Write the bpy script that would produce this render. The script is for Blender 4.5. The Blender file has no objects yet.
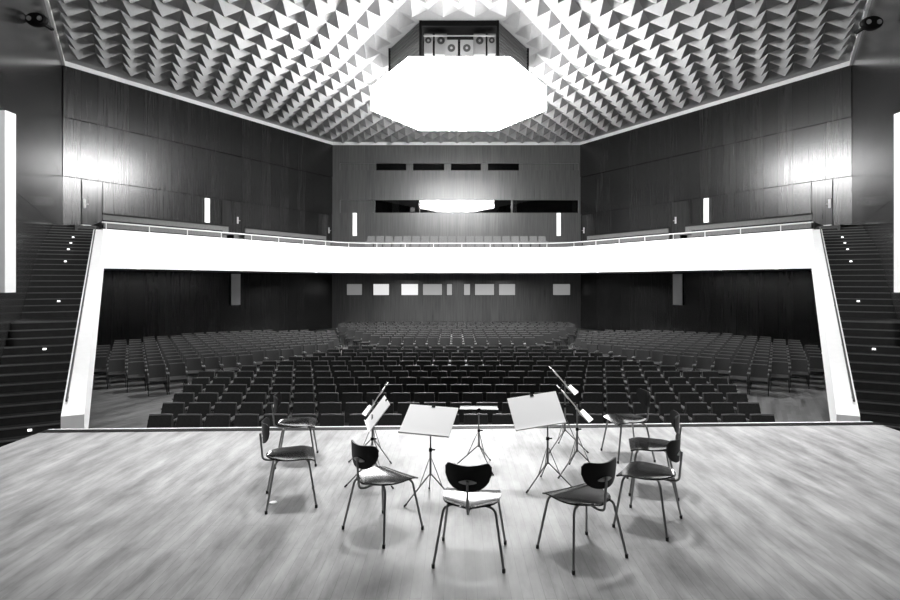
import bpy, math, random
from mathutils import Vector, Matrix
random.seed(7)
PI = math.pi
C = bpy.context.scene.collection
EYE = 2.1                      # eye height above the stage boards (stage top is z = 0)
XC = 0.1                       # axis of the hall
HALL = -1.33                   # hall floor

# ------------------------------------------------------------------ helpers
class MB:
    def __init__(s): s.v = []; s.f = []
    def add(s, vs, fs):
        b = len(s.v); s.v += [tuple(v) for v in vs]; s.f += [tuple(b + i for i in f) for f in fs]; return s
    def box(s, c, d, M=None):
        x, y, z = d[0]/2, d[1]/2, d[2]/2
        vs = [Vector((sx*x, sy*y, sz*z)) for sz in (-1, 1) for sy in (-1, 1) for sx in (-1, 1)]
        c = Vector(c)
        vs = [(M @ v if M is not None else v) + c for v in vs]
        return s.add(vs, [(0,2,3,1),(4,5,7,6),(0,1,5,4),(2,6,7,3),(0,4,6,2),(1,3,7,5)])
    def bx(s, x0, x1, y0, y1, z0, z1):
        return s.box(((x0+x1)/2, (y0+y1)/2, (z0+z1)/2), (x1-x0, y1-y0, z1-z0))
    def prism(s, poly, z0, z1):
        a = sum(poly[i][0]*poly[(i+1) % len(poly)][1] - poly[(i+1) % len(poly)][0]*poly[i][1] for i in range(len(poly)))
        if a < 0: poly = poly[::-1]
        n = len(poly)
        z0 = z0 if isinstance(z0, (list, tuple)) else [z0]*n
        z1 = z1 if isinstance(z1, (list, tuple)) else [z1]*n
        if a < 0: z0 = z0[::-1]; z1 = z1[::-1]
        vs = [(p[0], p[1], z) for p, z in zip(poly, z0)] + [(p[0], p[1], z) for p, z in zip(poly, z1)]
        fs = [tuple(range(n-1, -1, -1)), tuple(range(n, 2*n))]
        fs += [(i, (i+1) % n, n+(i+1) % n, n+i) for i in range(n)]
        return s.add(vs, fs)
    def tube(s, path, r, n=8, cap=True):
        path = [Vector(p) for p in path]; rings = []
        rr = r if isinstance(r, (list, tuple)) else [r]*len(path)
        up = None
        for i, p in enumerate(path):
            t = (path[min(i+1, len(path)-1)] - path[max(i-1, 0)]).normalized()
            if up is None:
                up = Vector((0,0,1)) if abs(t.z) < .9 else Vector((1,0,0))
            a = t.cross(up).normalized(); up = a.cross(t).normalized()
            rings.append([p + (a*math.cos(2*PI*k/n) + up*math.sin(2*PI*k/n))*rr[i] for k in range(n)])
        vs = [v for rg in rings for v in rg]; fs = []
        for i in range(len(rings)-1):
            for k in range(n):
                fs.append((i*n+k, i*n+(k+1) % n, (i+1)*n+(k+1) % n, (i+1)*n+k))
        if cap:
            fs.append(tuple(range(n-1, -1, -1))); fs.append(tuple((len(rings)-1)*n+k for k in range(n)))
        return s.add(vs, fs)
    def disc(s, c, axis, r, h, n=16):
        c = Vector(c); ax = Vector(axis).normalized()
        return s.tube([c - ax*h/2, c + ax*h/2], r, n)
    def sheet(s, fn, nu, nv, th):
        """grid surface fn(u,v) u,v in 0..1 given thickness th along its normal"""
        P = [[Vector(fn(i/nu, j/nv)) for j in range(nv+1)] for i in range(nu+1)]
        N = [[None]*(nv+1) for _ in range(nu+1)]
        for i in range(nu+1):
            for j in range(nv+1):
                du = P[min(i+1, nu)][j] - P[max(i-1, 0)][j]; dv = P[i][min(j+1, nv)] - P[i][max(j-1, 0)]
                q = du.cross(dv); N[i][j] = q.normalized() if q.length > 1e-12 else Vector((0,0,1))
        W = nv+1
        vs = [P[i][j] + N[i][j]*th/2 for i in range(nu+1) for j in range(W)]
        k = len(vs)
        vs += [P[i][j] - N[i][j]*th/2 for i in range(nu+1) for j in range(W)]
        fs = []
        for i in range(nu):
            for j in range(nv):
                a, b, c_, d = i*W+j, (i+1)*W+j, (i+1)*W+j+1, i*W+j+1
                fs.append((a, b, c_, d)); fs.append((k+d, k+c_, k+b, k+a))
        for i in range(nu):
            a, b = i*W, (i+1)*W; fs.append((a, k+a, k+b, b))
            a, b = i*W+nv, (i+1)*W+nv; fs.append((b, k+b, k+a, a))
        for j in range(nv):
            a, b = j, j+1; fs.append((b, k+b, k+a, a))
            a, b = nu*W+j, nu*W+j+1; fs.append((a, k+a, k+b, b))
        return s.add(vs, fs)
    def build(s, name, mat, parent=None, smooth=False, bevel=0):
        me = bpy.data.meshes.new(name); me.from_pydata([tuple(v) for v in s.v], [], s.f); me.update()
        me.materials.append(mat)
        if smooth:
            for p in me.polygons: p.use_smooth = True
        o = bpy.data.objects.new(name, me); C.objects.link(o)
        if parent is not None: o.parent = parent
        if bevel:
            m = o.modifiers.new('bevel', 'BEVEL'); m.width = bevel; m.segments = 2; m.limit_method = 'ANGLE'
        if smooth:
            try:
                me.set_sharp_from_angle(angle=math.radians(40))
            except Exception: pass
        return o

def fillet(pts, r, n=5):
    pts = [Vector(p) for p in pts]; out = [pts[0]]
    for i in range(1, len(pts)-1):
        p = pts[i]; a = (pts[i-1]-p); b = (pts[i+1]-p)
        q = min(r, a.length*.45, b.length*.45)
        A = p + a.normalized()*q; B = p + b.normalized()*q
        for k in range(n+1):
            t = k/n; out.append(A*(1-t)**2 + p*2*t*(1-t) + B*t*t)
    out.append(pts[-1]); return out

def thing(name, label, cat, loc=(0,0,0), rz=0, group=None):
    o = bpy.data.objects.new(name, None); C.objects.link(o); o.empty_display_size = .1
    o.location = loc; o.rotation_euler = (0,0,rz); o['label'] = label; o['category'] = cat
    if group: o['group'] = group
    return o
def tag(o, label, cat, group=None, kind=None):
    o['label'] = label; o['category'] = cat
    if group: o['group'] = group
    if kind: o['kind'] = kind
    return o
def struct(o, label=None):
    o['kind'] = 'structure'
    if label: o['label'] = label
    return o
def dup(root, name=None):
    r = root.copy(); C.objects.link(r)
    for ch in root.children:
        c = ch.copy(); C.objects.link(c); c.parent = r
        for g in ch.children:
            d = g.copy(); C.objects.link(d); d.parent = c
    return r

# ------------------------------------------------------------------ materials (the photograph is black and white: all greys)
def new_mat(name):
    m = bpy.data.materials.new(name); m.use_nodes = True
    nt = m.node_tree; b = nt.nodes['Principled BSDF']
    return m, nt, b
def g4(v): return (v, v, v, 1)
def plain(name, v, rough=.5, metal=0, spec=.5, noise=0, nscale=8, coat=0):
    m, nt, b = new_mat(name)
    b.inputs['Base Color'].default_value = g4(v); b.inputs['Roughness'].default_value = rough
    b.inputs['Metallic'].default_value = metal; b.inputs['Specular IOR Level'].default_value = spec
    b.inputs['Coat Weight'].default_value = coat; b.inputs['Coat Roughness'].default_value = .12
    tc = nt.nodes.new('ShaderNodeTexCoord'); n = nt.nodes.new('ShaderNodeTexNoise'); n.inputs['Scale'].default_value = nscale
    n.inputs['Detail'].default_value = 4
    r = nt.nodes.new('ShaderNodeMapRange'); r.inputs[1].default_value = .3; r.inputs[2].default_value = .7
    r.inputs[3].default_value = v*(1-noise); r.inputs[4].default_value = v*(1+noise)
    nt.links.new(tc.outputs['Object'], n.inputs['Vector']); nt.links.new(n.outputs['Fac'], r.inputs[0])
    nt.links.new(r.outputs[0], b.inputs['Base Color'])
    return m
def emit(name, v, strength, base=.8):
    m, nt, b = new_mat(name)
    b.inputs['Base Color'].default_value = g4(base); b.inputs['Roughness'].default_value = .5
    b.inputs['Emission Color'].default_value = g4(v); b.inputs['Emission Strength'].default_value = strength
    return m
def math_node(nt, op, a, b=None):
    n = nt.nodes.new('ShaderNodeMath'); n.operation = op
    for i, x in enumerate((a, b)):
        if x is None: continue
        if isinstance(x, (int, float)): n.inputs[i].default_value = x
        else: nt.links.new(x, n.inputs[i])
    return n.outputs[0]
def wood_panel(name, v, rough, width=.62, gap=.012, var=.22, spec=.5, axis='X', gapdark=.35, ior=1.5):
    """upright veneered boards: object x runs along the wall, z up"""
    m, nt, b = new_mat(name)
    tc = nt.nodes.new('ShaderNodeTexCoord'); sp = nt.nodes.new('ShaderNodeSeparateXYZ')
    nt.links.new(tc.outputs['Object'], sp.inputs[0])
    x = sp.outputs[axis]; b.inputs['IOR'].default_value = ior
    u = math_node(nt, 'DIVIDE', x, width); fl = math_node(nt, 'FLOOR', u); fr = math_node(nt, 'FRACT', u)
    wn = nt.nodes.new('ShaderNodeTexWhiteNoise'); wn.noise_dimensions = '1D'; nt.links.new(fl, wn.inputs['W'])
    mp = nt.nodes.new('ShaderNodeMapping'); mp.inputs['Scale'].default_value = (14, 14, .55)
    nt.links.new(tc.outputs['Object'], mp.inputs[0])
    n1 = nt.nodes.new('ShaderNodeTexNoise'); n1.inputs['Scale'].default_value = 1; n1.inputs['Detail'].default_value = 6
    nt.links.new(mp.outputs[0], n1.inputs['Vector'])
    a = math_node(nt, 'MULTIPLY', math_node(nt, 'SUBTRACT', wn.outputs['Value'], .5), 2*var)
    bb = math_node(nt, 'MULTIPLY', math_node(nt, 'SUBTRACT', n1.outputs['Fac'], .5), 1.3)
    tot = math_node(nt, 'ADD', math_node(nt, 'ADD', a, bb), 1)
    line = math_node(nt, 'GREATER_THAN', fr, gap/width)
    line = math_node(nt, 'ADD', math_node(nt, 'MULTIPLY', line, 1-gapdark), gapdark)
    val = math_node(nt, 'MULTIPLY', math_node(nt, 'MULTIPLY', tot, line), v)
    nt.links.new(val, b.inputs['Base Color'])
    rr = math_node(nt, 'ADD', math_node(nt, 'MULTIPLY', math_node(nt, 'SUBTRACT', n1.outputs['Fac'], .5), .12), rough)
    nt.links.new(rr, b.inputs['Roughness'])
    nt.links.new(math_node(nt, 'MULTIPLY', line, spec), b.inputs['Specular IOR Level'])
    return m
def plank_floor(name, v, rough, along='Y', bw=.075, bl=1.1, var=.15, smudge=.25, rot=0, spec=.5, stretch=(.55, 4.2)):
    m, nt, b = new_mat(name)
    tc = nt.nodes.new('ShaderNodeTexCoord')
    mp = nt.nodes.new('ShaderNodeMapping'); mp.inputs['Rotation'].default_value = (0,0,PI/2 + rot if along == 'Y' else rot)
    nt.links.new(tc.outputs['Object'], mp.inputs[0])
    br = nt.nodes.new('ShaderNodeTexBrick'); br.inputs['Scale'].default_value = 1
    br.inputs['Brick Width'].default_value = bl; br.inputs['Row Height'].default_value = bw
    br.inputs['Mortar Size'].default_value = .0012; br.inputs['Mortar Smooth'].default_value = .3
    br.inputs['Color1'].default_value = g4(1-var); br.inputs['Color2'].default_value = g4(1+var); br.inputs['Mortar'].default_value = g4(.55)
    br.offset = .37
    nt.links.new(mp.outputs[0], br.inputs['Vector'])
    m2 = nt.nodes.new('ShaderNodeMapping'); m2.inputs['Scale'].default_value = (stretch[0], stretch[1], 1)
    nt.links.new(mp.outputs[0], m2.inputs[0])
    n1 = nt.nodes.new('ShaderNodeTexNoise'); n1.inputs['Scale'].default_value = 1.1; n1.inputs['Detail'].default_value = 5; n1.inputs['Roughness'].default_value = .62
    nt.links.new(m2.outputs[0], n1.inputs['Vector'])
    n2 = nt.nodes.new('ShaderNodeTexNoise'); n2.inputs['Scale'].default_value = .55; n2.inputs['Detail'].default_value = 3
    nt.links.new(tc.outputs['Object'], n2.inputs['Vector'])
    m3 = nt.nodes.new('ShaderNodeMapping'); m3.inputs['Scale'].default_value = (2.5, 60, 1)
    nt.links.new(mp.outputs[0], m3.inputs[0])
    n3 = nt.nodes.new('ShaderNodeTexNoise'); n3.inputs['Scale'].default_value = 1; n3.inputs['Detail'].default_value = 4
    nt.links.new(m3.outputs[0], n3.inputs['Vector'])
    a = math_node(nt, 'MULTIPLY', math_node(nt, 'SUBTRACT', n1.outputs['Fac'], .5), 4*smudge)
    c = math_node(nt, 'MULTIPLY', math_node(nt, 'SUBTRACT', n2.outputs['Fac'], .5), 1.6*smudge)
    d = math_node(nt, 'MULTIPLY', math_node(nt, 'SUBTRACT', n3.outputs['Fac'], .5), 1.0*var)
    t = math_node(nt, 'ADD', math_node(nt, 'ADD', math_node(nt, 'ADD', a, c), d), 1)
    val = math_node(nt, 'MULTIPLY', math_node(nt, 'MULTIPLY', t, br.outputs['Color']), v)
    nt.links.new(val, b.inputs['Base Color'])
    rr = math_node(nt, 'ADD', math_node(nt, 'MULTIPLY', math_node(nt, 'SUBTRACT', n1.outputs['Fac'], .5), .3), rough)
    nt.links.new(rr, b.inputs['Roughness'])
    b.inputs['Specular IOR Level'].default_value = spec
    return m
def glass_mat(name, tint=.25):
    m, nt, b = new_mat(name)
    out = nt.nodes['Material Output']
    tr = nt.nodes.new('ShaderNodeBsdfTransparent'); tr.inputs[0].default_value = g4(tint)
    gl = nt.nodes.new('ShaderNodeBsdfGlossy'); gl.inputs['Roughness'].default_value = .02; gl.inputs[0].default_value = g4(.9)
    mx = nt.nodes.new('ShaderNodeMixShader'); mx.inputs[0].default_value = .09
    nt.links.new(tr.outputs[0], mx.inputs[1]); nt.links.new(gl.outputs[0], mx.inputs[2]); nt.links.new(mx.outputs[0], out.inputs[0])
    return m

M = {}
M['wall'] = wood_panel('dark_veneer', .017, .245, .74, spec=.62)
M['wall_low'] = wood_panel('dark_veneer_lower', .024, .2, .74, spec=.6)
M['wall_rear'] = wood_panel('rear_veneer', .08, .3, .6, var=.1, gap=.006, spec=.55, gapdark=.7)
M['wall_near'] = wood_panel('polished_veneer', .022, .17, 1.1, spec=.3)
M['ceiling'] = plain('white_plaster', .36, .8, noise=.03)
M['flatceil'] = plain('stage_ceiling_paint', .5, .8, noise=.03)
M['white'] = plain('white_paint', .86, .45, noise=.02)
M['stage'] = plank_floor('stage_boards', .27, .5, var=.05, smudge=.5, spec=.16, stretch=(1.2, 4.6))
M['floor'] = plank_floor('hall_parquet', .095, .34, rot=math.radians(28), bw=.11, bl=1.2, smudge=.4, var=.35, spec=.5)
M['edge'] = plain('pale_metal_edge', .75, .4)
M['black'] = plain('black_paint', .008, .6, spec=.12)
M['dark'] = plain('dark_wood', .05, .4, noise=.2)
M['under'] = plain('soffit_paint', .10, .7, noise=.1)
M['stair'] = plain('stair_carpet', .016, .75, noise=.25)
M['nosing'] = plain('stair_nosing', .16, .4, metal=.3)
M['fabric'] = plain('seat_upholstery', .015, .8, spec=.3, noise=.2, nscale=30)
M['fabric2'] = plain('balcony_upholstery', .11, .75, spec=.35, noise=.2, nscale=30)  # lighter grey cloth of the balcony benches and chairs
M['seatrail'] = plain('seat_wood_rail', .09, .4, noise=.15)
M['ply'] = plain('black_plywood', .012, .12, spec=.35)
M['plyback'] = plain('matt_black_plywood', .012, .4, spec=.25)
M['steel'] = plain('chromed_tube', .26, .3, metal=.9)
M['rubber'] = plain('rubber', .02, .7)
M['stand'] = plain('stand_steel', .22, .35, metal=.8)
M['desk'] = plain('white_enamel_desk', .9, .5)
M['rail'] = plain('light_handrail', .55, .4)
M['lamp'] = emit('canopy_glow', 1.0, 38)
M['lampside'] = emit('canopy_side_glow', 1.0, 62)
M['fill_lid'] = emit('canopy_top_fill', 1.0, 3)  # unseen glowing top, added to brighten the ceiling round the box
M['grille'] = plain('slatted_grille', .14, .5)
M['spk'] = plain('grey_speaker_front', .38, .5)
M['cone'] = plain('speaker_cone', .05, .3)
M['glass'] = glass_mat('dark_glass', .35)
M['strip'] = emit('strip_light_glow', 1.0, .75)
M['dot'] = emit('small_lamp_glow', 1.0, 2)
M['bracket'] = plain('bracket_metal', .6, .4, metal=.4)

# ------------------------------------------------------------------ hall geometry (rel. eye heights r -> z = r + EYE)
def Z(r): return r + EYE
def side(sd, p): return (p[0], p[1]) if sd < 0 else (2*XC - p[0], p[1])
A = (-17.8, 25.4); B = (-8.85, 40.3); K = (-5.78, 5.08)
CEIL = Z(10.0)
def on_wall(px, sd=-1):
    """distance along the side wall A-B (from A) seen at photo column px"""
    t = (px - 455)/560.0
    if sd > 0: t = (2*455 + 8 - px - 455)/560.0   # mirror
    D = (-17.8 - .6007*25.4)/(t - .6007)
    return (D - 25.4)/.857

def wall_obj(name, p0, p1, bands, mat, th=.25, extra=None):
    """local x along the wall from p0, local -y faces the room for a wall whose room is on the right of p0->p1"""
    d = Vector((p1[0]-p0[0], p1[1]-p0[1])); L = d.length
    m = MB()
    for (x0, x1, z0, z1, off) in bands:
        if x1 is None: x1 = L
        m.bx(x0, x1, -off, th, z0, z1)
    o = m.build(name, mat); o.location = (p0[0], p0[1], 0); o.rotation_euler = (0,0,math.atan2(d.y, d.x))
    return struct(o), L

SEAM1, SEAM2 = Z(7.44), Z(4.76)
LAB = math.hypot(B[0]-A[0], B[1]-A[1])
for sd, nm in ((-1, 'left'), (1, 'right')):
    a, b, k = side(sd, A), side(sd, B), side(sd, K)
    # side wall A-B ; room on the right hand when walking A->B on the left side, mirrored on the right
    p0, p1 = (a, b) if sd < 0 else (b, a)
    bands = [(0, None, HALL-.1, SEAM2-.02, 0), (0, None, SEAM2+.02, SEAM1-.02, 0.03), (0, None, SEAM1+.02, CEIL+.6, 0.06),
             (0, None, HALL-.1, CEIL+.6, -.06)]
    w, L = wall_obj('wall_'+nm, p0, p1, bands, M['wall'])
    p0, p1 = (k, a) if sd < 0 else (a, k)
    w, L = wall_obj('wall_stage_'+nm, p0, p1, [(0, None, HALL-.1, Z(2.28), 0), (0, None, Z(2.3), Z(4.70), 0), (0, None, Z(4.72), CEIL+.6, .0), (0, None, HALL-.1, CEIL+.6, -.05)], M['wall_near'])
    # sides of the stage behind the camera
    p0, p1 = ((k[0], -6), k) if sd < 0 else (k, (k[0], -6))
    wall_obj('wall_platform_'+nm, p0, p1, [(0, None, HALL-.1, CEIL+.6, 0)], M['wall_near'])
wall_obj('wall_platform_rear', (side(1, K)[0], -6), (K[0], -6), [(0, None, HALL-.1, CEIL+.6, 0)], M['wall_near'])

# rear wall with its two window bands
bl, br_ = B, side(1, B)
RW = br_[0] - bl[0]
def RX(px): return (px - 455)*40.3/560 - bl[0]
wz = [HALL-.1, Z(4.91), Z(5.83), Z(7.96), Z(8.47), CEIL+.6]
bands = [(0, None, wz[0], wz[1], 0), (0, None, wz[2], wz[3], 0), (0, None, wz[4], wz[5], 0)]
for x0, x1 in ((0, RX(340)), (RX(578.5), RW)):
    bands.append((x0, x1, wz[1], wz[2], 0)); bands.append((x0, x1, wz[3], wz[4], 0))
for x0, x1 in ((340, 376), (406, 413), (444, 451), (481, 488), (519, 578.5)):
    bands.append((RX(x0), RX(x1), wz[3], wz[4], -.08))
for x0, x1 in ((340, 373), (373.5, 375), (419.2, 420.2), (511, 513)):
    bands.append((RX(x0), RX(x1), wz[1], wz[2], -.1))
wall_obj('wall_rear', bl, br_, bands, M['wall_rear'])
# the booth behind the window bands
m = MB(); y0, y1 = B[1]+.25, B[1]+3
m.bx(bl[0], br_[0], y1, y1+.1, Z(4.5), Z(9)); m.bx(bl[0], br_[0], y0, y1, Z(4.4), Z(4.5)); m.bx(bl[0], br_[0], y0, y1, Z(6.9), Z(7)); m.bx(bl[0], br_[0], y0, y1, Z(9), Z(9.1))
m.bx(bl[0]-.1, bl[0], y0, y1, Z(4.4), Z(9.1)); m.bx(br_[0], br_[0]+.1, y0, y1, Z(4.4), Z(9.1))
struct(m.build('booth_shell', M['dark']))
n = 1
for x0, x1, zz0, zz1, lab in ((375, 419.2, wz[1], wz[2], 'dark booth window pane left of the bright reflection in the rear wall'),
                         (420.2, 511, wz[1], wz[2], 'wide booth window mirroring the bright ceiling light'),
                         (513, 578.5, wz[1], wz[2], 'dark booth window pane right of the bright reflection'),
                         (376, 406, wz[3], wz[4], 'leftmost of the four high dark projection slots'), (413, 444, wz[3], wz[4], 'second from left of the four high projection slots'),
                         (451, 481, wz[3], wz[4], 'third from left of the four high projection slots'), (488, 519, wz[3], wz[4], 'rightmost of the four high dark projection slots')):
    xa, xb = RX(x0)+bl[0], RX(x1)+bl[0]
    o = MB().bx(xa, xb, B[1]+.11, B[1]+.125, zz0, zz1).build('window_%d' % n, M['glass']); struct(o, lab)
    n += 1
# pale fittings standing inside the booth
tag(MB().bx(RX(390)+bl[0], RX(397)+bl[0], B[1]+1.3, B[1]+1.6, Z(4.501), Z(6.3)).build('cabinet', M['rail']), 'pale upright cabinet standing inside the booth at left', 'cabinet')
o = MB().bx(RX(409)+bl[0], RX(414.5)+bl[0], B[1]+.9, B[1]+1.1, Z(4.501), Z(5.45)).build('monitor', M['black'])
tag(o, 'small lit monitor behind the booth window left of the reflection', 'monitor')
MB().bx(RX(409.4)+bl[0], RX(414)+bl[0], B[1]+.885, B[1]+.9, Z(5.1), Z(5.4)).build('screen', emit('screen_glow', 1, 1.3), o)
tag(MB().bx(RX(513.6)+bl[0], RX(517.4)+bl[0], B[1]+.45, B[1]+.7, Z(4.501), Z(6.2)).build('equipment_rack', M['white']), 'narrow white rack behind the booth window at right', 'rack')

# foyer windows in the rear wall under the balcony
for x0, x1, s, lab in ((347, 362, .12, 'leftmost grey foyer window under the rear balcony'), (373.5, 389, .55, 'bright curtained foyer window, left of the two brightest'),
                  (401.5, 418, .62, 'bright foyer window, right of the two brightest'), (423, 442, .17, 'wide grey foyer window beside the bright ones'),
                  (447, 452, .2, 'first narrow foyer window near the hall axis'), (464, 470, .2, 'second narrow foyer window near the hall axis'),
                  (475, 494, .2, 'wide grey foyer window right of the narrow ones'), (499, 515, .2, 'grey foyer window, second from the right'),
                  (553, 570, .16, 'rightmost grey foyer window under the rear balcony')):
    w = struct(MB().bx(RX(x0-.8)+bl[0], RX(x1+.8)+bl[0], B[1]-.03, B[1]-.001, Z(-1.06), Z(-.17)).build('window_%d' % n, M['dark']), lab)
    MB().bx(RX(x0)+bl[0], RX(x1)+bl[0], B[1]-.034, B[1]-.028, Z(-1.01), Z(-.22)).build('pane', emit('foyer_glow_%d' % n, 1, s*1.15, .2), w)
    n += 1

# ------------------------------------------------------------------ ceiling of hanging pyramids
def inset_hall(d):
    """plan polygon of the hall moved inwards by d (front cut open at y = 13)"""
    sA, sB, sK = A, B, K
    def off(p, q):
        dx, dy = q[0]-p[0], q[1]-p[1]; L = math.hypot(dx, dy); nx, ny = dy/L, -dx/L
        return (p[0]+nx*d, p[1]+ny*d), (q[0]+nx*d, q[1]+ny*d)
    def isect(l1, l2):
        (x1,y1),(x2,y2) = l1; (x3,y3),(x4,y4) = l2
        den = (x1-x2)*(y3-y4)-(y1-y2)*(x3-x4)
        a = x1*y2-y1*x2; b = x3*y4-y3*x4
        return ((a*(x3-x4)-(x1-x2)*b)/den, (a*(y3-y4)-(y1-y2)*b)/den)
    lKA, lAB, lR = off(sK, sA), off(sA, sB), ((-30, B[1]-d), (30, B[1]-d))
    pA, pB = isect(lKA, lAB), isect(lAB, lR)
    t = (13.0 - lKA[0][1])/(lKA[1][1]-lKA[0][1]); pF = (lKA[0][0]+t*(lKA[1][0]-lKA[0][0]), 13.0)
    left = [pF, pA, pB]
    return left + [side(1, p) for p in left[::-1]]
def inside(poly, p):
    c = False
    for i in range(len(poly)):
        x1, y1 = poly[i]; x2, y2 = poly[(i+1) % len(poly)]
        if (y1 > p[1]) != (y2 > p[1]) and p[0] < (x2-x1)*(p[1]-y1)/(y2-y1)+x1: c = not c
    return c
CZ = CEIL + .05
m = MB()
outer, inner = inset_hall(-.12), inset_hall(.40)
for i in range(5):                                   # sloping cove along the walls
    a, b, c_, d = outer[i], outer[i+1], inner[i+1], inner[i]
    m.add([(a[0], a[1], CEIL-.06), (b[0], b[1], CEIL-.06), (c_[0], c_[1], CZ), (d[0], d[1], CZ)], [(3,2,1,0)])
m.prism(inner, CZ, CZ+.3)
S = 1.14; RH = S*math.sqrt(3)/2; DROP = .42
lim = inset_hall(.16)
BOXHEX = [(.16 + 3.25*math.cos(k*PI/3), 24.2 + 3.25*math.sin(k*PI/3)) for k in range(6)]
for j in range(-8, 24):
    for i in range(-20, 21):
        x = .14 + i*S + (j % 2)*S/2; y = 20.75 + j*RH
        T, L_, R_, P = (x, y), (x-S/2, y+RH), (x+S/2, y+RH), (x, y+RH*2/3)
        if all(inside(lim, q) for q in (T, L_, R_)) and y > 13.2:
            if inside(BOXHEX, P) or math.hypot(P[0]-.16, P[1]-24.2) < 2.3: continue       # the loudspeaker box goes up here
            z = CZ-.001
            m.add([(T[0],T[1],z), (L_[0],L_[1],z), (R_[0],R_[1],z), (P[0],P[1],z-DROP)], [(0,1,3), (1,2,3), (2,0,3)])
struct(m.build('ceiling', M['ceiling']))
kx = 13*.5
fl = inset_hall(-.12)
m = MB(); m.prism([fl[0], fl[-1], (side(1, K)[0]+.2, 5.0), (side(1, K)[0]+.2, -6.2), (K[0]-.2, -6.2), (K[0]-.2, 5.0)], CEIL, CEIL+.4)
struct(m.build('ceiling_stage', M['flatceil']))
# light trim where wall and ceiling meet
tn = 1
def trim(p, q, z0, z1, mat, depth=.08, lab=None):
    global tn
    d = Vector((q[0]-p[0], q[1]-p[1])); L = d.length
    o = MB().bx(0, L, -depth, 0, z0, z1).build('trim_%d' % tn, mat); tn += 1
    o.location = (p[0], p[1], 0); o.rotation_euler = (0,0,math.atan2(d.y, d.x)); return struct(o, lab)
for sd in (-1, 1):
    a, b = side(sd, A), side(sd, B); ff = inset_hall(0); f0 = ff[0] if sd < 0 else ff[-1]
    for p, q in ((a, b), (f0, a)):
        if sd > 0: p, q = q, p
        trim(p, q, CEIL-.22, CEIL-.0, M['white'], .1, 'white edge strip between wall and ceiling')
trim(B, side(1, B), CEIL-.22, CEIL-.0, M['white'], .1, 'white edge strip between rear wall and ceiling')

# ------------------------------------------------------------------ hexagonal lamp canopy and loudspeaker box
cx, cy = .16, 24.2
def hexa(r, x=cx, y=cy): return [(x + r*math.cos(k*PI/3), y + r*math.sin(k*PI/3)) for k in range(6)]
can = thing('ceiling_canopy', 'glowing white hexagonal lamp canopy with slatted box hanging from the ceiling', 'ceiling lamp', (cx, cy, Z(7.37)))
h0 = [(p[0]-cx, p[1]-cy) for p in hexa(3.78)]
MB().prism(h0, 0.02, 1.0).build('light_box', M['lampside'], can)
MB().prism([(p[0]*.985, p[1]*.985) for p in h0], 0, .02).build('diffuser', M['lamp'], can)
MB().prism([(p[0]*1.004, p[1]*1.004) for p in h0], 1.0, 1.02).build('fill_lid', M['fill_lid'], can)
r2 = 2.98; h2 = [(p[0]-cx, p[1]-cy) for p in hexa(r2)]
ztop = CZ - Z(7.37) - .01
for k in range(6):
    if k == 4: continue                                     # side facing the stage stays open
    p, q = Vector(h2[k]), Vector(h2[(k+1) % 6]); d = (q-p); L = d.length
    mm = MB()
    nsl = 12
    for i in range(nsl):
        z = 1.06 + (ztop-1.06)*(i+.5)/nsl
        mm.bx(.03, L-.03, 0, .03, z-.04, z+.04)
    mm.bx(.03, L-.03, .05, .07, 1.05, ztop)
    o = mm.build('slatted_panel', M['grille'], can); o.location = (p.x, p.y, 0); o.rotation_euler = (0,0,math.atan2(d.y, d.x))
for k in range(6):
    MB().bx(h2[k][0]-.05, h2[k][0]+.05, h2[k][1]-.05, h2[k][1]+.05, 1.02, ztop).build('corner_post', M['black'], can)
fy = h2[4][1]
MB().bx(-r2/2-.0, r2/2, fy-.03, fy+.05, ztop-.2, ztop).build('head_beam', M['black'], can)
MB().bx(-r2/2, r2/2, fy+1.7, fy+1.75, 1.03, ztop).build('back_panel', M['black'], can)
MB().prism([(p[0]*.97, p[1]*.97) for p in h2], ztop-.05, ztop-.01).build('top_panel', M['black'], can)
MB().tube([(-r2/2+.1, fy+.35, ztop-.42), (r2/2-.1, fy+.35, ztop-.42)], .03, 8).build('crossbar', M['rail'], can)
for x, yy, z0, z1, w, lab in ((-1.22, .62, 9.03, 9.82, .34, 'grey loudspeaker at the far left of the canopy box'), (-.72, .62, 9.0, 9.82, .48, 'grey loudspeaker second from left in the canopy box'),
                              (-.3, .25, 8.46, 9.42, .5, 'pale lower loudspeaker left of centre in the canopy box'), (.3, .25, 8.46, 9.42, .5, 'pale lower loudspeaker right of centre in the canopy box'),
                              (.82, .62, 9.0, 9.82, .48, 'grey loudspeaker second from right in the canopy box'), (1.3, .62, 9.03, 9.82, .32, 'grey loudspeaker at the far right of the canopy box')):
    yb = cy + fy + yy
    t = thing('loudspeaker', lab, 'loudspeaker', (cx + x, yb, Z(z0)), 0, 'loudspeakers in the canopy box')
    h = z1 - z0
    MB().bx(-w/2, w/2, 0, .3, 0, h).build('cabinet_body', M['spk'], t)
    MB().disc((0, -.012, h*.66), (0,1,0), min(.15, w*.36), .02, 20).build('cone', M['cone'], t)
    MB().disc((.0, -.026, h*.66), (0,1,0), .05, .02, 14).build('dust_cap', M['spk'], t)

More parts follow.
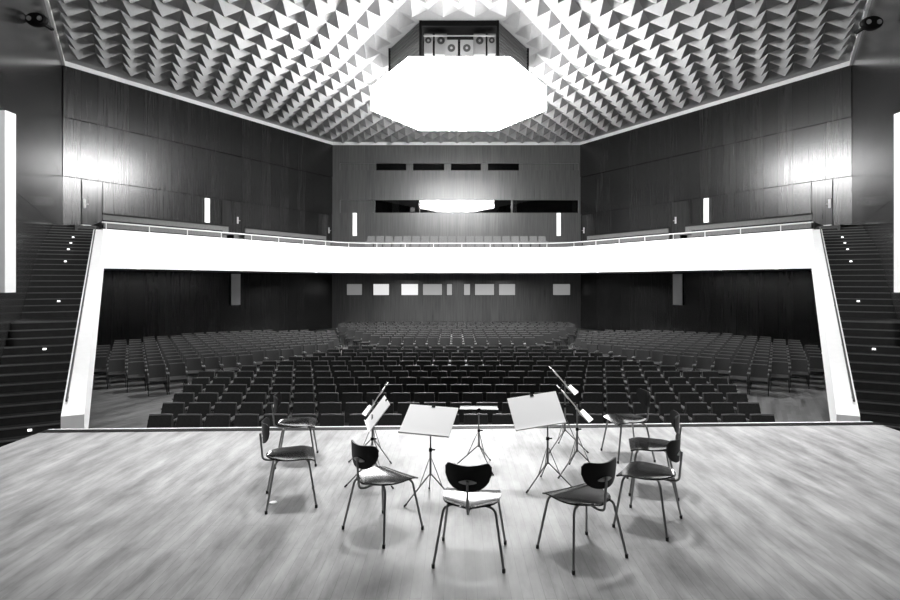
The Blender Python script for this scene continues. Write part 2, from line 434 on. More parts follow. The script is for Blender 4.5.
# ------------------------------------------------------------------ balcony
N0 = (-13.1, 20.8); F0 = (-6.1, 32.5)
FU = Vector((F0[0]-N0[0], F0[1]-N0[1])).normalized(); FN = Vector((-FU.y, FU.x))     # FN points to the wall
def sp(D_or_t, q):                                           # point on side balcony: t metres along the front, q metres behind it
    return (N0[0] + FU.x*D_or_t + FN.x*q, N0[1] + FU.y*D_or_t + FN.y*q)
LF = math.hypot(F0[0]-N0[0], F0[1]-N0[1])
def mit(q, wall=False):                                      # corner line between side and rear balcony
    return (F0[0] - .567*q, F0[1] + q)
tiers = [(0, 1.45, 1.2), (1.45, 2.4, 1.6), (2.4, 3.45, 2.0)]
m = MB()
for sd in (-1, 1):
    for q0, q1, r in tiers:
        m.prism([side(sd, p) for p in (sp(.48*q0, q0), mit(q0), mit(q1), sp(.48*q1, q1))], Z(.5), Z(r))
    m.prism([side(sd, p) for p in (sp(1.65, 3.45), mit(3.45), (-8.85, 40.3), (-17.2, 26.4), sp(2.3, 5.6))], Z(.5), Z(2.52))
for q0, q1, r in tiers:
    m.prism([mit(q0), side(1, mit(q0)), side(1, mit(q1)), mit(q1)], Z(.5), Z(r))
m.prism([mit(3.45), side(1, mit(3.45)), side(1, B), B], Z(.5), Z(2.52))
struct(m.build('floor_balcony', M['under']))

# balcony front: white band, joins at soft corners
def arc(p, c, q, n=6):
    return [tuple(Vector(p)*(1-t)**2 + Vector(c)*2*t*(1-t) + Vector(q)*t*t) for t in [k/n for k in range(n+1)]]
line = [sp(-.05, 0)] + arc(sp(LF-1.6, 0), F0, (F0[0]+1.6, F0[1]))
line = line + [side(1, p) for p in line[::-1]]
def ribbon(m, line, th, z0, z1):
    n = len(line); outs = []
    for i, p in enumerate(line):
        a = Vector(line[max(i-1, 0)]); b = Vector(line[min(i+1, n-1)]); t = (b-a).normalized()
        nn = Vector((t.y, -t.x)); outs.append((p[0]+nn.x*th, p[1]+nn.y*th))
    z0 = z0 if isinstance(z0, list) else [z0]*n; z1 = z1 if isinstance(z1, list) else [z1]*n
    vs = []
    for i in range(n):
        vs += [(line[i][0], line[i][1], z0[i]), (line[i][0], line[i][1], z1[i]), (outs[i][0], outs[i][1], z1[i]), (outs[i][0], outs[i][1], z0[i])]
    fs = []
    for i in range(n-1):
        a, b = 4*i, 4*i+4
        for k in range(4): fs.append((a+k, a+(k+1) % 4, b+(k+1) % 4, b+k))
    fs += [(3,2,1,0), tuple(4*(n-1)+k for k in range(4))]
    return m.add(vs, fs)
m = ribbon(MB(), line, .14, Z(.47), Z(1.93))
struct(m.build('wall_balcony_front', M['white']), 'white balcony front running round the hall')
# rail on the balcony front
rl = thing('balcony_railing', 'thin pale railing on posts along the white balcony front', 'railing', (line[0][0], line[0][1], Z(1.93)))
ox, oy, oz = rl.location
ctr = [(p[0], p[1]) for p in ribbon(MB(), line, .07, 0, 1).v[2::4]]
MB().tube([(p[0]-ox, p[1]-oy, .25) for p in ctr], .026, 8).build('handrail', M['rail'], rl)
acc = 0; nxt = .15
for i in range(len(ctr)-1):
    a, b = Vector(ctr[i]), Vector(ctr[i+1]); L = (b-a).length
    while nxt <= acc + L:
        p = a + (b-a)*((nxt-acc)/L)
        MB().tube([(p.x-ox, p.y-oy, 0), (p.x-ox, p.y-oy, .25)], .018, 6).build('post', M['rail'], rl)
        nxt += 1.64
    acc += L
# small lamps let into the soffit
for sd, nm in ((-1, 'left'), (1, 'right')):
    for k in range(5):
        p = side(sd, sp(1.6 + 2.45*k, .45))
        tag(MB().disc((p[0], p[1], Z(.49)), (0,0,1), .08, .03, 12).build('spotlight', M['dot']),
            'small round soffit lamp, %s from the stair end under the %s balcony' % (('first', 'second', 'third', 'fourth', 'fifth')[k], nm), 'ceiling lamp', 'lamps under the balcony edge')
for k in range(6):
    p = (XC - 5.2 + 2.08*k, F0[1]+.45)
    tag(MB().disc((p[0], p[1], Z(.49)), (0,0,1), .08, .03, 12).build('spotlight', M['dot']),
        'small round soffit lamp under the rear balcony edge, %s from the left' % ('first', 'second', 'third', 'fourth', 'fifth', 'sixth')[k], 'ceiling lamp', 'lamps under the balcony edge')

# benches on the side balconies
ORD = ['zeroth', 'first', 'second', 'third', 'fourth', 'fifth', 'sixth', 'seventh', 'eighth', 'ninth', 'tenth', 'eleventh', 'twelfth', 'thirteenth', 'fourteenth', 'fifteenth',
       'sixteenth', 'seventeenth', 'eighteenth', 'nineteenth', 'twentieth', 'twenty-first', 'twenty-second', 'twenty-third', 'twenty-fourth', 'twenty-fifth', 'twenty-sixth', 'twenty-seventh', 'twenty-eighth']
rowz = [1.2, 1.6, 2.0]; rowq = [1.12, 2.06, 3.0]
for sd, nm in ((-1, 'left'), (1, 'right')):
    for g in (0, 1):
        for r in range(3):
            t0, t1 = ((.1 + .48*rowq[r], (5.9, 6.65, 7.7)[r]), ((7.2, 7.95, 8.75)[r], (13.7, 14.2, 14.8)[r]))[g]
            p0 = side(sd, sp(t0, rowq[r])); p1 = side(sd, sp(t1, rowq[r]))
            if sd > 0: p0, p1 = p1, p0
            d = Vector((p1[0]-p0[0], p1[1]-p0[1])); L = d.length
            b = thing('balcony_bench', 'long row bench on the %s balcony, %s section from the stairs, %s row back' % (nm, ('near', 'far')[g], ('front', 'middle', 'top')[r]), 'bench',
                      (p0[0], p0[1], Z(rowz[r])), math.atan2(d.y, d.x), 'benches on the side balconies')
            mm = MB().bx(0, L, -.02, .04, .42, .84)
            mm.build('backrest', M['fabric2'], b)
            MB().bx(0, L, -.03, .06, .80, .88).build('top_rail', M['black'], b)
            MB().bx(0, L, -.48, -.05, .36, .44).build('seat', M['fabric2'], b)
            for x in (0, L-.05):
                MB().bx(x, x+.05, -.46, .06, 0.0, .36).build('end_panel', M['black'], b)
            kk = int(L/1.1)
            for i in range(1, kk):
                MB().bx(i*L/kk-.02, i*L/kk+.02, -.3, .0, 0.0, .36).build('support', M['black'], b)

# ------------------------------------------------------------------ stairs, stair walls, landing
US = Vector((-.485, .8746)); UW = Vector((.8746, .485))
def sw(s, w): return (US.x*s + UW.x*w, US.y*s + UW.y*w)
def wallw(s): return -2.83 - (s-15.6)*(.43/15.3) + .005
def parw(s): return -1.16 - (s-12.46)*(.3/12.1)
steps = []
s, r = 13.35, -3.43
for k in range(14): steps.append((s, s+.30, r+.1716*(k+1))); s += .30
r += .1716*14; steps.append((s, s+1.5, r)); s += 1.5
for k in range(11): steps.append((s, s+.30, r+.1727*(k+1))); s += .30
r += .1727*11
for k in range(10): steps.append((s, s+.5, r+.135*(k+1))); s += .5
for sd, nm in ((-1, 'left'), (1, 'right')):
    m = MB(); mn = MB()
    for i, (s0, s1, rr) in enumerate(steps):
        s1b = s1 + .02
        q = [side(sd, p) for p in (sw(s0, wallw(s0)), sw(s1b, wallw(s1b)), sw(s1b, parw(s1b)-.2), sw(s0, parw(s0)-.2))]
        zb = max(HALL, Z(rr) - .55)
        m.prism(q, zb, Z(rr))
        e = [side(sd, p) for p in (sw(s0-.012, wallw(s0)+.01), sw(s0+.035, wallw(s0)+.01), sw(s0+.035, parw(s0)-.21), sw(s0-.012, parw(s0)-.21))]
        mn.prism(e, Z(rr)-.02, Z(rr)+.006)
    q = [side(sd, p) for p in (sw(27.2, wallw(27.2)), sw(30.6, wallw(30.6)), sw(30.6, 2.0), sw(27.2, parw(27.2)-.2))]
    st = struct(m.build('stairs_'+nm, M['stair']), 'dark stairs rising along the %s wall to the balcony' % nm)
    mn.build('nosing', M['nosing'], st)
    for s_ in (13.95, 16.35, 19.75, 21.9, 23.2, 24.2, 25.2):
        i = max(j for j in range(len(steps)) if steps[j][0] <= s_ + 1e-6)
        s0, s1, rr = steps[i]
        w = (wallw(s0) + parw(s0))/2 - .02
        e = [side(sd, p) for p in (sw(s0-.03, w-.034), sw(s0-.013, w-.034), sw(s0-.013, w+.034), sw(s0-.03, w+.034))]
        MB().prism(e, Z(rr)-.09, Z(rr)-.05).build('step_light', M['dot'], st)
    # white stair wall
    s0, s1 = 12.46, 24.5
    pts = []
    def ptop(s): return -2.48 + (s-12.46)*(4.41/12.1)
    a0, a1 = sw(s0, parw(s0)-.18), sw(s0, parw(s0)+.18)
    e0, e1 = sw(s1, parw(s1)-.18), sw(s1, parw(s1)+.14)
    h = 1.46
    sb = s0 + .3
    mm = MB()
    b0, b1 = sw(sb, parw(sb)-.18), sw(sb, parw(sb)+.18)
    def seg(p0, p1, p2, p3, zb0, zb1, zt0, zt1):
        mm.add([(p0[0],p0[1],zb0),(p1[0],p1[1],zb0),(p2[0],p2[1],zb1),(p3[0],p3[1],zb1),(p0[0],p0[1],zt0),(p1[0],p1[1],zt0),(p2[0],p2[1],zt1),(p3[0],p3[1],zt1)],
               [(0,1,2,3),(7,6,5,4),(0,4,5,1),(2,6,7,3),(1,5,6,2),(0,3,7,4)])
    S_ = [side(sd, p) for p in (a0, a1, b1, b0)]
    seg(*S_, HALL, HALL, Z(ptop(s0)), Z(ptop(sb)))
    S_ = [side(sd, p) for p in (b0, b1, e1, e0)]
    seg(*S_, HALL, Z(ptop(s1)-h), Z(ptop(sb)), Z(ptop(s1)))
    struct(mm.build('wall_stair_'+nm, M['white']), 'white stair wall sloping down beside the %s stairs' % nm)
    # handrail on it
    hr = thing('stair_handrail', 'slim handrail on brackets along the white %s stair wall' % nm, 'handrail', (side(sd, a0)[0], side(sd, a0)[1], Z(ptop(s0))))
    ox, oy, oz = hr.location
    pth = []
    for s_ in (s0+.35, s1-.1):
        p = side(sd, sw(s_, parw(s_)-.12)); pth.append((p[0]-ox, p[1]-oy, Z(ptop(s_))+.085-oz))
    MB().tube(pth, .02, 8).build('rail', M['dark'], hr)
    for k in range(6):
        s_ = s0 + .6 + k*2.2
        p = side(sd, sw(s_, parw(s_)-.12))
        MB().tube([(p[0]-ox, p[1]-oy, Z(ptop(s_))-oz-.0), (p[0]-ox, p[1]-oy, Z(ptop(s_))+.085-oz)], .015, 6).build('bracket', M['dark'], hr)
    # landing in front of the balcony door
    m = MB(); m.prism([side(sd, p) for p in (sw(26.9, wallw(26.9)), A, sp(.0, 5.2), sp(0, 2.0), sw(26.9, parw(26.9)-.1))], Z(1.7), Z(2.2))
    struct(m.build('floor_landing_'+nm, M['stair']))
    e = [side(sd, p) for p in (sw(26.88, wallw(26.9)+.9), sw(26.95, wallw(26.9)+.9), sw(26.95, parw(26.9)-.6), sw(26.88, parw(26.9)-.6))]

# doors in the side walls
dn = 1
def local_x(px, sd):
    return on_wall(px, -1) if sd < 0 else LAB - on_wall(918 - px - 2, -1)
for sd, nm in ((-1, 'left'), (1, 'right')):
    for (px0, px1, pos) in ((82, 102, 'nearest the stairs'), (222, 241, 'between the two bench sections'), (318, 331, 'next to the rear corner')):
        x0, x1 = on_wall(px0), on_wall(px1)
        if sd > 0: x0, x1 = LAB - x1, LAB - x0
        p0 = A if sd < 0 else side(1, B); p1 = B if sd < 0 else side(1, A)
        ang = math.atan2(p1[1]-p0[1], p1[0]-p0[0])
        o = MB().bx(x0, x1, -.02, -.002, Z(2.53), SEAM2-.05).build('door_%d' % dn, M['wall_low']); dn += 1
        o.location = (p0[0], p0[1], 0); o.rotation_euler = (0,0,ang)
        struct(o, 'dark veneered door in the %s wall, %s' % (nm, pos))
        fr = MB()
        fr.bx(x0-.04, x0-.012, -.012, -.001, Z(2.53), SEAM2-.02); fr.bx(x1+.012, x1+.04, -.012, -.001, Z(2.53), SEAM2-.02)
        fr.build('door_frame', M['black'], o)
        hx = x0 + .1 if (sd < 0 and px0 < 100) else (x1 - .1 if px0 < 100 else (x0+x1)/2 - .4*sd)
        MB().bx(hx-.05, hx+.05, -.045, -.02, Z(3.42), Z(3.82)).build('handle_plate', M['rail'], o)
        MB().tube([(hx, -.045, Z(3.6)), (hx, -.08, Z(3.6)), (hx+.14*(-sd), -.08, Z(3.6))], .014, 6).build('door_handle', M['rail'], o)
        if px0 < 100:
            MB().bx(x0-.1, x1+.0, -.16, -.02, Z(2.52), Z(2.62)).build('threshold', M['white'], o)

# white strip lights on the walls
def wallpt(px):
    return on_wall(px)
def strip(x, w, z0, z1, sd, lab, mat):
    p0 = A if sd < 0 else side(1, B); p1 = B if sd < 0 else side(1, A)
    ang = math.atan2(p1[1]-p0[1], p1[0]-p0[0])
    xx = x if sd < 0 else LAB - x
    t = thing('sconce', lab, 'wall light', (p0[0]+math.cos(ang)*xx, p0[1]+math.sin(ang)*xx, z0), ang, 'strip lights on the walls')
    MB().bx(-w/2, w/2, -.14, -.075, 0, z1-z0).build('diffuser', mat, t)
    MB().bx(-w/2+.03, w/2-.03, -.075, -.031, .03, z1-z0-.03).build('back_box', M['dark'], t)
strip(wallpt(206), .29, Z(3.3), Z(4.66), -1, 'narrow white strip light on the left wall above the balcony benches', M['strip'])
strip(wallpt(206), .29, Z(3.3), Z(4.66), 1, 'narrow white strip light on the right wall above the balcony benches', M['strip'])
M['strip2'] = plain('grey_strip_panel', .9, .5)
strip(wallpt(234.5), .62, Z(-1.42), Z(.42), -1, 'pale grey strip panel on the left wall under the balcony', M['strip2'])
strip(wallpt(234.5), .62, Z(-1.42), Z(.42), 1, 'pale grey strip panel on the right wall under the balcony', M['strip2'])
for px, lab in ((355, 'narrow white strip light on the rear wall near its left corner'), (558.5, 'narrow white strip light on the rear wall near its right corner')):
    t = thing('sconce', lab, 'wall light', (RX(px)+bl[0], B[1], Z(3.25)), 0, 'strip lights on the walls')
    MB().bx(-.14, .14, -.12, -.05, 0, 1.63).build('diffuser', M['strip'], t)
    MB().bx(-.11, .11, -.05, -.001, .03, 1.6).build('back_box', M['dark'], t)

# tall white fins on the stage walls, twin spotlights above them
for sd, nm in ((-1, 'left'), (1, 'right')):
    x0, x1 = (-10.1, -9.645) if sd < 0 else (9.64, 10.2)
    o = MB().bx(min(x0, x1), max(x0, x1), 12.0, 12.3, Z(-.25), Z(3.66)).build('trim_%d' % tn, M['white']); tn += 1
    struct(o, 'tall white upright fin on the %s stage wall' % nm)
    sx, sz = (-11.93, 7.45) if sd < 0 else (11.88, 7.35)
    t = thing('spotlight', 'twin spotlight in a dark oval housing high on the %s wall by the ceiling' % nm, 'spotlight', (sx, 16.0, Z(sz)))
    N_ = 28
    vs = [(.30*math.cos(2*PI*k/N_)*sc_, v, .19*math.sin(2*PI*k/N_)*sc_) for v, sc_ in ((-.12, .9), (-.06, 1), (.04, 1)) for k in range(N_)]
    mm = MB().add(vs, [tuple(range(N_-1, -1, -1)), tuple(range(2*N_, 3*N_))] + [(r_*N_+k, r_*N_+(k+1) % N_, (r_+1)*N_+(k+1) % N_, (r_+1)*N_+k) for r_ in (0, 1) for k in range(N_)])
    mm.build('housing', M['black'], t)
    for u in (-.15, .15):
        MB().disc((u, -.13, 0), (0,1,0), .065, .03, 14).build('lamp_lens', M['spk'], t)
    MB().bx(-.05, .05, .03, .6, -.03, .03).build('wall_bracket', M['black'], t)

# ------------------------------------------------------------------ floors and stage
m = MB(); m.bx(-22, 22, -7, 43, HALL-.15, HALL)
struct(m.build('floor', M['floor']))
stp = [(-5.75, 7.9), (6.22, 8.33), (6.2, -6), (-5.75, -6)]
m = MB(); m.prism(stp, -.12, 0)
struct(m.build('floor_stage', M['stage']), 'light wooden stage boards')
m = MB(); m.prism([(-5.72, 7.86), (6.19, 8.28), (6.17, -6), (-5.72, -6)], HALL, -.12)
struct(m.build('wall_stage_front', M['dark']))
d = Vector((stp[1][0]-stp[0][0], stp[1][1]-stp[0][1])).normalized(); nv = Vector((-d.y, d.x))
def edge(o0, o1, z0, z1, name, mat, lab):
    a, b = Vector(stp[0]), Vector(stp[1])
    q = [a+nv*o0, b+nv*o0, b+nv*o1, a+nv*o1]
    return struct(MB().prism([(p.x, p.y) for p in q], z0, z1).build(name, mat), lab)
edge(-.16, -.02, -.06, .006, 'trim_%d' % tn, M['black'], 'dark groove along the front edge of the stage'); tn += 1
edge(.0, .035, -.12, .004, 'trim_%d' % tn, M['edge'], 'bright metal strip along the front edge of the stage'); tn += 1

# bright patch of doorway light by the right wall, built as a white block
tag(MB().bx(15.3, 16.5, 24.2, 24.7, HALL, HALL+.28).build('doorway_glow', M['white']), 'low white block standing in for doorway light at the right wall', 'doorway_glow')  # white block in place of the light from an exit

# ------------------------------------------------------------------ auditorium seats
def seat_meshes():
    W = .50
    bk = MB()
    def f(u, v):
        x = (u-.5)*(W - .055*v); z = .40 + .44*v; y = .20 + .12*v + .02*(1-(2*u-1)**2)
        return (x, y, z)
    bk.sheet(f, 6, 4, .065)
    rl = MB()
    def fr(u, v):
        x = (u-.5)*(W-.055); return (x, .305 + .03*v + .02*(1-(2*u-1)**2), .858)
    rl.sheet(fr, 6, 1, .022)
    st = MB()
    def fs(u, v):
        return ((u-.5)*.46, -.26 + .47*v, .44 + .012*math.sin(PI*v) - .03*(1-v)**3)
    st.sheet(fs, 4, 5, .075)
    arms = []
    for sg in (-1, 1):
        arms.append(MB().box((sg*.250, -.02, .615), (.036, .36, .03)))
    legs = []
    for sg in (-1, 1):
        legs.append(MB().tube(fillet([(sg*.25, -.2, 0), (sg*.25, -.16, .6), (sg*.25, .14, .6), (sg*.25, .27, 0)], .05, 3), .013, 6))
    return bk, rl, st, arms, legs
bk, rlm, stm, arms, legs = seat_meshes()
def make_seat():
    t = thing('auditorium_seat', 'seat', 'seat')
    b = bk.build('backrest', M['fabric'], t, smooth=True)
    rlm.build('top_rail', M['seatrail'], b, smooth=True)
    stm.build('seat', M['fabric'], t, smooth=True)
    for a in arms: a.build('armrest', M['seatrail'], t)
    for l in legs: l.build('leg', M['rubber'], t, smooth=True)
    return t
spots = []        # (x, y, rz, block, row, index, count)
ext = [(-5.80, 6.05), (-6.2, 6.45), (-6.45, 6.7), (-6.73, 6.97), (-7.05, 7.3), (-7.2, 7.4), (-6.6, 6.8), (-6.2, 6.4), (-5.65, 5.85), (-5.2, 5.4), (-4.8, 5.0), (-4.15, 4.4)]
PIT = .55
for r, (x0, x1) in enumerate(ext):
    D = 10.75 + 1.03*r
    n_ = round((x1-x0)/PIT); xm = (x0+x1)/2
    for i in range(n_):
        spots.append((xm + (i-(n_-1)/2)*PIT, D-.3, 0, 'central', r+1, i+1, n_))
polyL = [(-9.25, 16.6), (-8.7, 16.7), (-4.75, 22.7), (-6.3, 29.2), (-11.6, 29.0), (-13.9, 26.2), (-14.6, 23.6), (-12.8, 18.7)]
O = Vector((-9.0, 16.95)); e1 = Vector((.866, .5)); e2 = Vector((-.5, .866))
rows = {}
for k in range(-8, 16):
    for j in range(-16, 20):
        p = O + e1*(j*PIT) + e2*(k*.98)
        if inside(polyL, (p.x, p.y)): rows.setdefault(k, []).append(p)
for sd, nm in ((-1, 'left'), (1, 'right')):
    for ri, k in enumerate(sorted(rows)):
        ps = sorted(rows[k], key=lambda p: p.x)
        if sd > 0: pass
        for i, p in enumerate(ps[::-1]):        # counted from the central aisle
            q = side(sd, (p.x, p.y))
            spots.append((q[0], q[1], (math.radians(30) if sd < 0 else -math.radians(30)), nm, ri+1, i+1, len(ps)))
for r in range(11):
    D = 25.4 + 1.02*r
    hw = 3.7 + (D-25.6)*.55 if D < 30 else min(7.3, 6.1 + (D-30)*.4)
    n_ = int(2*hw/PIT)
    for i in range(n_): spots.append((XC + (i-(n_-1)/2)*PIT, D-.3, 0, 'rear', r+1, i+1, n_))
order = sorted(spots, key=lambda s_: s_[1])
near, far = order[:300], order[300:]
proto = make_seat()
for i, (x, y, rz, blk, r, c_, cnt) in enumerate(near):
    o = proto if i == 0 else dup(proto)
    o.location = (x, y, HALL); o.rotation_euler = (0,0,rz)
    row = 'front' if r == 1 else ORD[r]
    if blk == 'central':
        o['label'] = 'dark upholstered seat, %s from the left end of the %s row, central block' % (ORD[c_], row)
        o['group'] = 'upholstered seats of the central block'
    elif blk == 'rear':
        o['label'] = 'dark upholstered seat, %s from the left end of the %s row, rear block' % (ORD[c_], row)
        o['group'] = 'upholstered seats of the rear block'
    else:
        o['label'] = 'dark upholstered seat, %s from the aisle in the %s row, %s side block' % (ORD[c_], row, blk)
        o['group'] = 'upholstered seats of the %s side block' % blk
mF, mR = MB(), MB()
for (x, y, rz, blk, r, c_, cnt) in far:
    R_ = Matrix.Rotation(rz, 3, 'Z'); T_ = Vector((x, y, HALL))
    for src, dst in ((bk, mF), (stm, mF), (rlm, mR), (arms[0], mR), (arms[1], mR), (legs[0], mF), (legs[1], mF)):
        dst.add([R_ @ Vector(v) + T_ for v in src.v], src.f)
o = mF.build('auditorium_seats', M['fabric'], smooth=True)
tag(o, 'remaining upholstered seats in the distant rows at the back of the hall', 'seats', kind='stuff')
me = o.data; me.materials.append(M['seatrail'])
# rails of the distant seats join the same object
nb = len(me.polygons)
mm = MB(); mm.v = list(mF.v); mm.f = list(mF.f); mm.add(mR.v, mR.f)
me2 = bpy.data.meshes.new('auditorium_seats'); me2.from_pydata(mm.v, [], mm.f); me2.materials.append(M['fabric']); me2.materials.append(M['seatrail'])
for p in me2.polygons: p.material_index = 1 if p.index >= nb else 0
o.data = me2

# seats of the rear balcony (three rows)
bseat = thing('balcony_chair', 's', 'seat')
MB().sheet(lambda u, v: ((u-.5)*.47, .2+.1*v, .42+.42*v), 3, 2, .06).build('backrest', M['fabric2'], bseat)
MB().bx(-.235, .235, -.24, .2, .38, .46).build('seat', M['fabric2'], bseat)
m_ = MB()
for sg in (-1, 1): m_.bx(sg*.2-.02, sg*.2+.02, -.2, .2, 0, .38)
m_.build('leg_frame', M['rubber'], bseat)
k = 0
for r in range(3):
    for i in range(20):
        o = bseat if k == 0 else dup(bseat); k += 1
        o.location = (XC + (i-9.5)*.57, F0[1] + rowq[r]-.25, Z(rowz[r]))
        o['label'] = 'upholstered seat on the rear balcony, %s from the left in the %s row' % (ORD[i+1], ('front', 'middle', 'top')[r])
        o['group'] = 'seats on the rear balcony'

# ------------------------------------------------------------------ stage chairs (bent plywood on steel tube)
def chair():
    t = thing('stage_chair', 'c', 'chair')
    def fs(u, v):                              # v: 0 rear .. 1 front
        v = v**1.5
        x = (u-.5)*2
        hw = .222*max(0, 1 - abs(1-v/.72)**2.9)**.46 if v < .72 else .222 - .012*((v-.72)/.28)
        hw = max(hw, .03)
        y = -.225 + .43*v
        z = .452 + .016*x*x*(.35+.65*(1-v)) - .03*max(0, (v-.7)/.3)**2 - .008*(1-v)**2 - .012*math.sin(PI*v)
        return (x*hw, y, z)
    MB().sheet(fs, 14, 16, .012).build('seat', M['ply'], t, smooth=True)
    def fb(u, v):
        x = (u-.5)*2
        # kidney outline: dipped top edge, rounded lower corners
        top = .78 - .010*(1-x*x)**2 + .004*abs(x); 
        k = max(0, 1-abs(x)**2.6)
        bot = .695 - .115*k**.6
        top2 = top - .035*max(0, (abs(x)-.8)/.2)**2
        z = bot + (top2-bot)*v
        y = -.262 + .062*x*x - .05*(z-.68)
        return (x*.168, y, z)
    bkr = MB().sheet(fb, 18, 8, .011).build('backrest', M['plyback'], t, smooth=True)
    # bracket plate and strut behind
    MB().sheet(lambda u, v: ((u-.5)*.13*(1-.0*v), -.272 + .062*((u-.5)*.13/.185)**2 - .05*(.64+.03*v-.68), .635+.035*v*(1-.8*(2*u-1)**2) + .012*(2*u-1)**2), 8, 2, .006).build('bracket', M['bracket'], t, smooth=True)
    MB().tube(fillet([(0, .08, .425), (0, -.2, .402), (0, -.262, .42), (0, -.284, .665)], .05, 5), .0095, 8).build('back_strut', M['steel'], t, smooth=True)
    for sx in (-1, 1):
        for sy, fx, fy_ in ((1, .25, .215), (-1, .258, -.225)):
            pth = fillet([(sx*.045, sy*.075, .432), (sx*.19, sy*.15, .425), (sx*fx, sy*abs(fy_), .012)], .045, 6)
            lg = MB().tube(pth, .0098, 8).build('leg', M['steel'], t, smooth=True)
            MB().tube([(sx*fx-.0004*sx, fy_, .028), (sx*fx, fy_, 0)], .0125, 8).build('rubber_foot', M['rubber'], lg)
    MB().box((0, 0, .4335), (.10, .19, .012)).build('seat_plate', M['steel'], t)
    return t
CH = [((.125, 4.29), (.13, .99), 'black plywood chair in the middle, nearest the camera, its pale seat glaring'),
      ((-.605, 4.74), (.66, .75), 'black chair angled right, behind the first music desk left of the middle chair'),
      ((.97, 4.33), (-.47, .88), 'black chair angled left, first to the right of the middle chair'),
      ((1.67, 4.865), (-.83, .55), 'black chair facing left on the right side, nearest of the right-hand three'),
      ((1.98, 5.66), (-.95, .25), 'black chair facing left, middle one of the right-hand three'),
      ((2.06, 6.72), (-.98, -.12), 'black chair facing left by the stage edge, farthest of the right-hand three'),
      ((-1.565, 5.36), (.95, .3), 'black chair facing right on the left side, nearer of the left-hand two'),
      ((-1.84, 6.55), (.97, .2), 'black chair facing right by the stage edge, farther of the left-hand two')]
pc = chair()
for i, (p, f, lab) in enumerate(CH):
    o = pc if i == 0 else dup(pc)
    o.location = (p[0], p[1], 0); o.rotation_euler = (0,0,math.atan2(-f[0], f[1]))
    o['label'] = lab; o['group'] = 'plywood chairs on the stage'

# ------------------------------------------------------------------ music stands
def stand(loc, yaw, tilt, roll, h, lab, legrot=0, w=.5, hh=.36, off=(0,0), lip=.02):
    t = thing('music_stand', lab, 'music stand', (loc[0], loc[1], 0), 0, 'music stands on the stage')
    zj = .16
    MB().tube([(0,0,.235), (0,0,h*.62)], .0115, 10).build('pole', M['stand'], t, smooth=True)
    MB().tube([(0,0,h*.60), (0,0,h-.015)], .008, 8).build('inner_pole', M['stand'], t, smooth=True)
    MB().tube([(0,0,h*.61), (0,0,h*.65)], .017, 10).build('collar', M['black'], t)
    MB().tube([(.01,0,h*.63), (.045,0,h*.63)], .008, 8).build('clamp_knob', M['black'], t)
    for k in range(3):
        a = legrot + k*2*PI/3; c_, s_ = math.cos(a), math.sin(a)
        lg = MB().tube([(c_*.008, s_*.008, .25), (c_*.28, s_*.28, .012)], .0065, 6).build('leg', M['stand'], t)
        MB().tube([(c_*.265, s_*.265, .024), (c_*.292, s_*.292, .004)], .009, 6).build('rubber_foot', M['rubber'], lg)
        MB().tube([(c_*.012, s_*.012, .40), (c_*.125, s_*.125, .152)], .0045, 6).build('brace', M['stand'], t)
    R_ = (Matrix.Rotation(yaw, 4, 'Z') @ Matrix.Rotation(tilt, 4, 'X') @ Matrix.Rotation(roll, 4, 'Z'))
    dk = MB()
    # desk in its own frame: x wide, y up the slope, z normal towards the player (rotated up by tilt)
    dk.bx(-w/2, w/2, -hh/2, hh/2, -.004, .004)
    o = dk.build('desk', M['desk'], t, bevel=.002); o.matrix_local = Matrix.Translation((off[0], off[1], h)) @ R_
    MB().bx(-w/2, w/2, -hh/2-.004, -hh/2, -.004, lip).build('ledge', M['desk'], o)
    MB().bx(-.018, .018, hh/2-.02, hh/2+.008, -.012, .012).build('clip', M['black'], o)
    MB().bx(-.05, .05, -.05, .05, -.02, -.005).build('mount', M['black'], o)
    MB().tube([(0, 0, -.012), (0, -.0, -.04)], .012, 8).build('hinge', M['black'], o)
    return t
rad = math.radians
STANDS = []
def edge_yaw(c, tilt, guess):
    """heading at which a desk tilted by `tilt` is seen edge-on by someone standing where the players' leader stood"""
    v = Vector(c) - Vector((0, 0, EYE)); best = None
    for k in range(-300, 301):
        y = guess + k*.001
        e = abs(math.sin(tilt)*(math.sin(y)*v.x - math.cos(y)*v.y) + math.cos(tilt)*v.z)
        if best is None or e < best[0]: best = (e, y)
    return best[1]
stand((-.235, 5.37), rad(-19.3), rad(37.3), 0, .766, 'music stand with broad white desk, left of the two facing the camera', rad(215), w=.509, hh=.346, off=(-.016, 0))
stand((.945, 5.71), rad(.4), rad(47.5), rad(9.7), .785, 'music stand with broad white desk, right of the two facing the camera', rad(215), w=.52, hh=.366, off=(-.12, -.02))
stand((.268, 6.3), rad(178), rad(10), 0, .665, 'music stand with its desk laid flat, at the middle of the stage edge', rad(-60), hh=.34, w=.43)
c = (1.28, 6.12, .765); y_ = edge_yaw(c, rad(50.8), rad(78))
stand((1.335, 6.12), y_+.04, rad(50.8), 0, c[2], 'nearer of the two edge-on music stands on the right', rad(215), hh=.40, w=.46, off=(-.055, 0), lip=.06)
c = (1.32, 6.95, .87); y_ = edge_yaw(c, rad(50), rad(78))
stand((1.365, 6.95), y_+.04, rad(50), 0, c[2], 'farther of the two edge-on music stands on the right', rad(215), hh=.36, w=.46, off=(-.045, 0), lip=.06)
stand((-.86, 5.82), rad(-76), rad(52), 0, .73, 'nearer of the two slanted music stands on the left', rad(205), hh=.33, w=.46, off=(.055, 0))
c = (-.915, 6.6, .715); y_ = edge_yaw(c, rad(57.6), rad(-80))
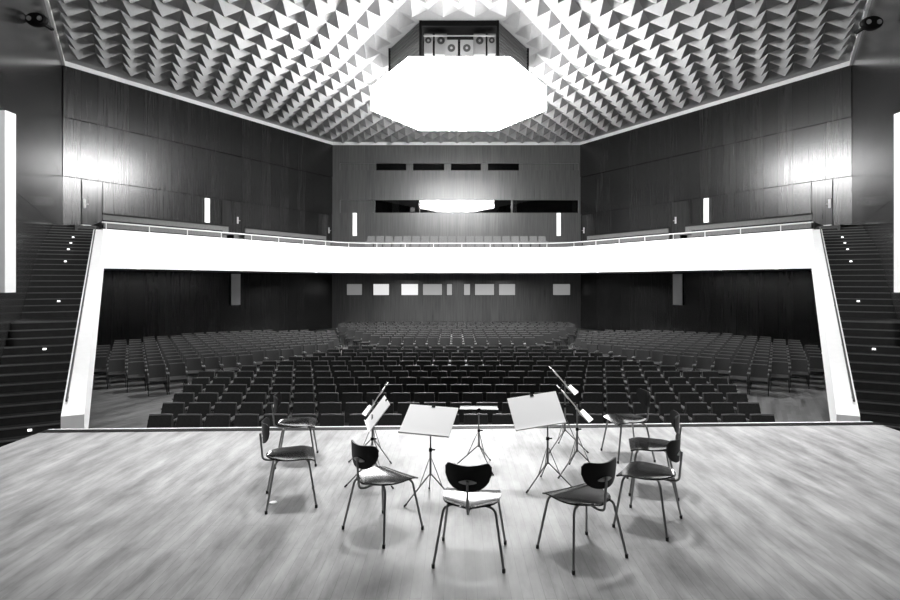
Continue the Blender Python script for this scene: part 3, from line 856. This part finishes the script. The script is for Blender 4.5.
stand((-.968, 6.6), y_-.03, rad(57.6), 0, c[2], 'farther of the two slanted music stands on the left', rad(205), hh=.36, w=.46, off=(.053, 0), lip=.05)

# small white disc lying on the boards
tag(MB().disc((-1.72, 5.3, .004), (0,0,1), .035, .007, 20).build('disc', M['white']), 'small white disc lying on the stage beside the left chairs', 'disc')

# ------------------------------------------------------------------ lights: stage lamps in the ceiling over the platform, added fills under the rear balcony
def area(name, loc, size, power, spread=130, target=None):
    l = bpy.data.lights.new(name, 'AREA'); l.shape = 'DISK'; l.size = size; l.energy = power; l.spread = rad(spread)
    o = bpy.data.objects.new(name, l); C.objects.link(o); o.location = loc
    if target: o.rotation_euler = (Vector(target)-Vector(loc)).to_track_quat('-Z', 'Y').to_euler()
    return o
for x in (-4.2, .3, 4.7):
    area('stage_lamp', (x, 7.9, CEIL-.1), 1.2, 130 if x == .3 else 150, 54, (x, 7.7, 0))
area('front_lamp', (-3.5, 5.0, CEIL-.1), 1.0, 260, 75, (-9.5, 15.5, Z(0)))
area('front_lamp', (3.7, 5.0, CEIL-.1), 1.0, 260, 75, (9.7, 15.5, Z(0)))
for x, y in ((-3.6, 36.2), (.1, 36.2), (3.8, 36.2)):  # unseen fills added to brighten the rear wall and seats under the balcony
    area('soffit_fill', (x, y, Z(.44)), .5, 260, 170)

w = bpy.data.worlds.new('World'); bpy.context.scene.world = w; w.use_nodes = True
w.node_tree.nodes['Background'].inputs[0].default_value = g4(1); w.node_tree.nodes['Background'].inputs[1].default_value = .0

# ------------------------------------------------------------------ camera
cam = bpy.data.cameras.new('Camera'); co = bpy.data.objects.new('Camera', cam); C.objects.link(co)
co.location = (0, 0, EYE); co.rotation_euler = (PI/2, 0, 0)
cam.sensor_fit = 'HORIZONTAL'; cam.sensor_width = 36; cam.lens = 36*560/900
cam.shift_x = -5/900; cam.shift_y = -19/900; cam.clip_start = .05; cam.clip_end = 200
sc = bpy.context.scene; sc.camera = co
sc.view_settings.view_transform = 'Standard'; sc.view_settings.look = 'None'; sc.view_settings.gamma = 1
sc.view_settings.use_curve_mapping = False; sc.view_settings.exposure = 0.2
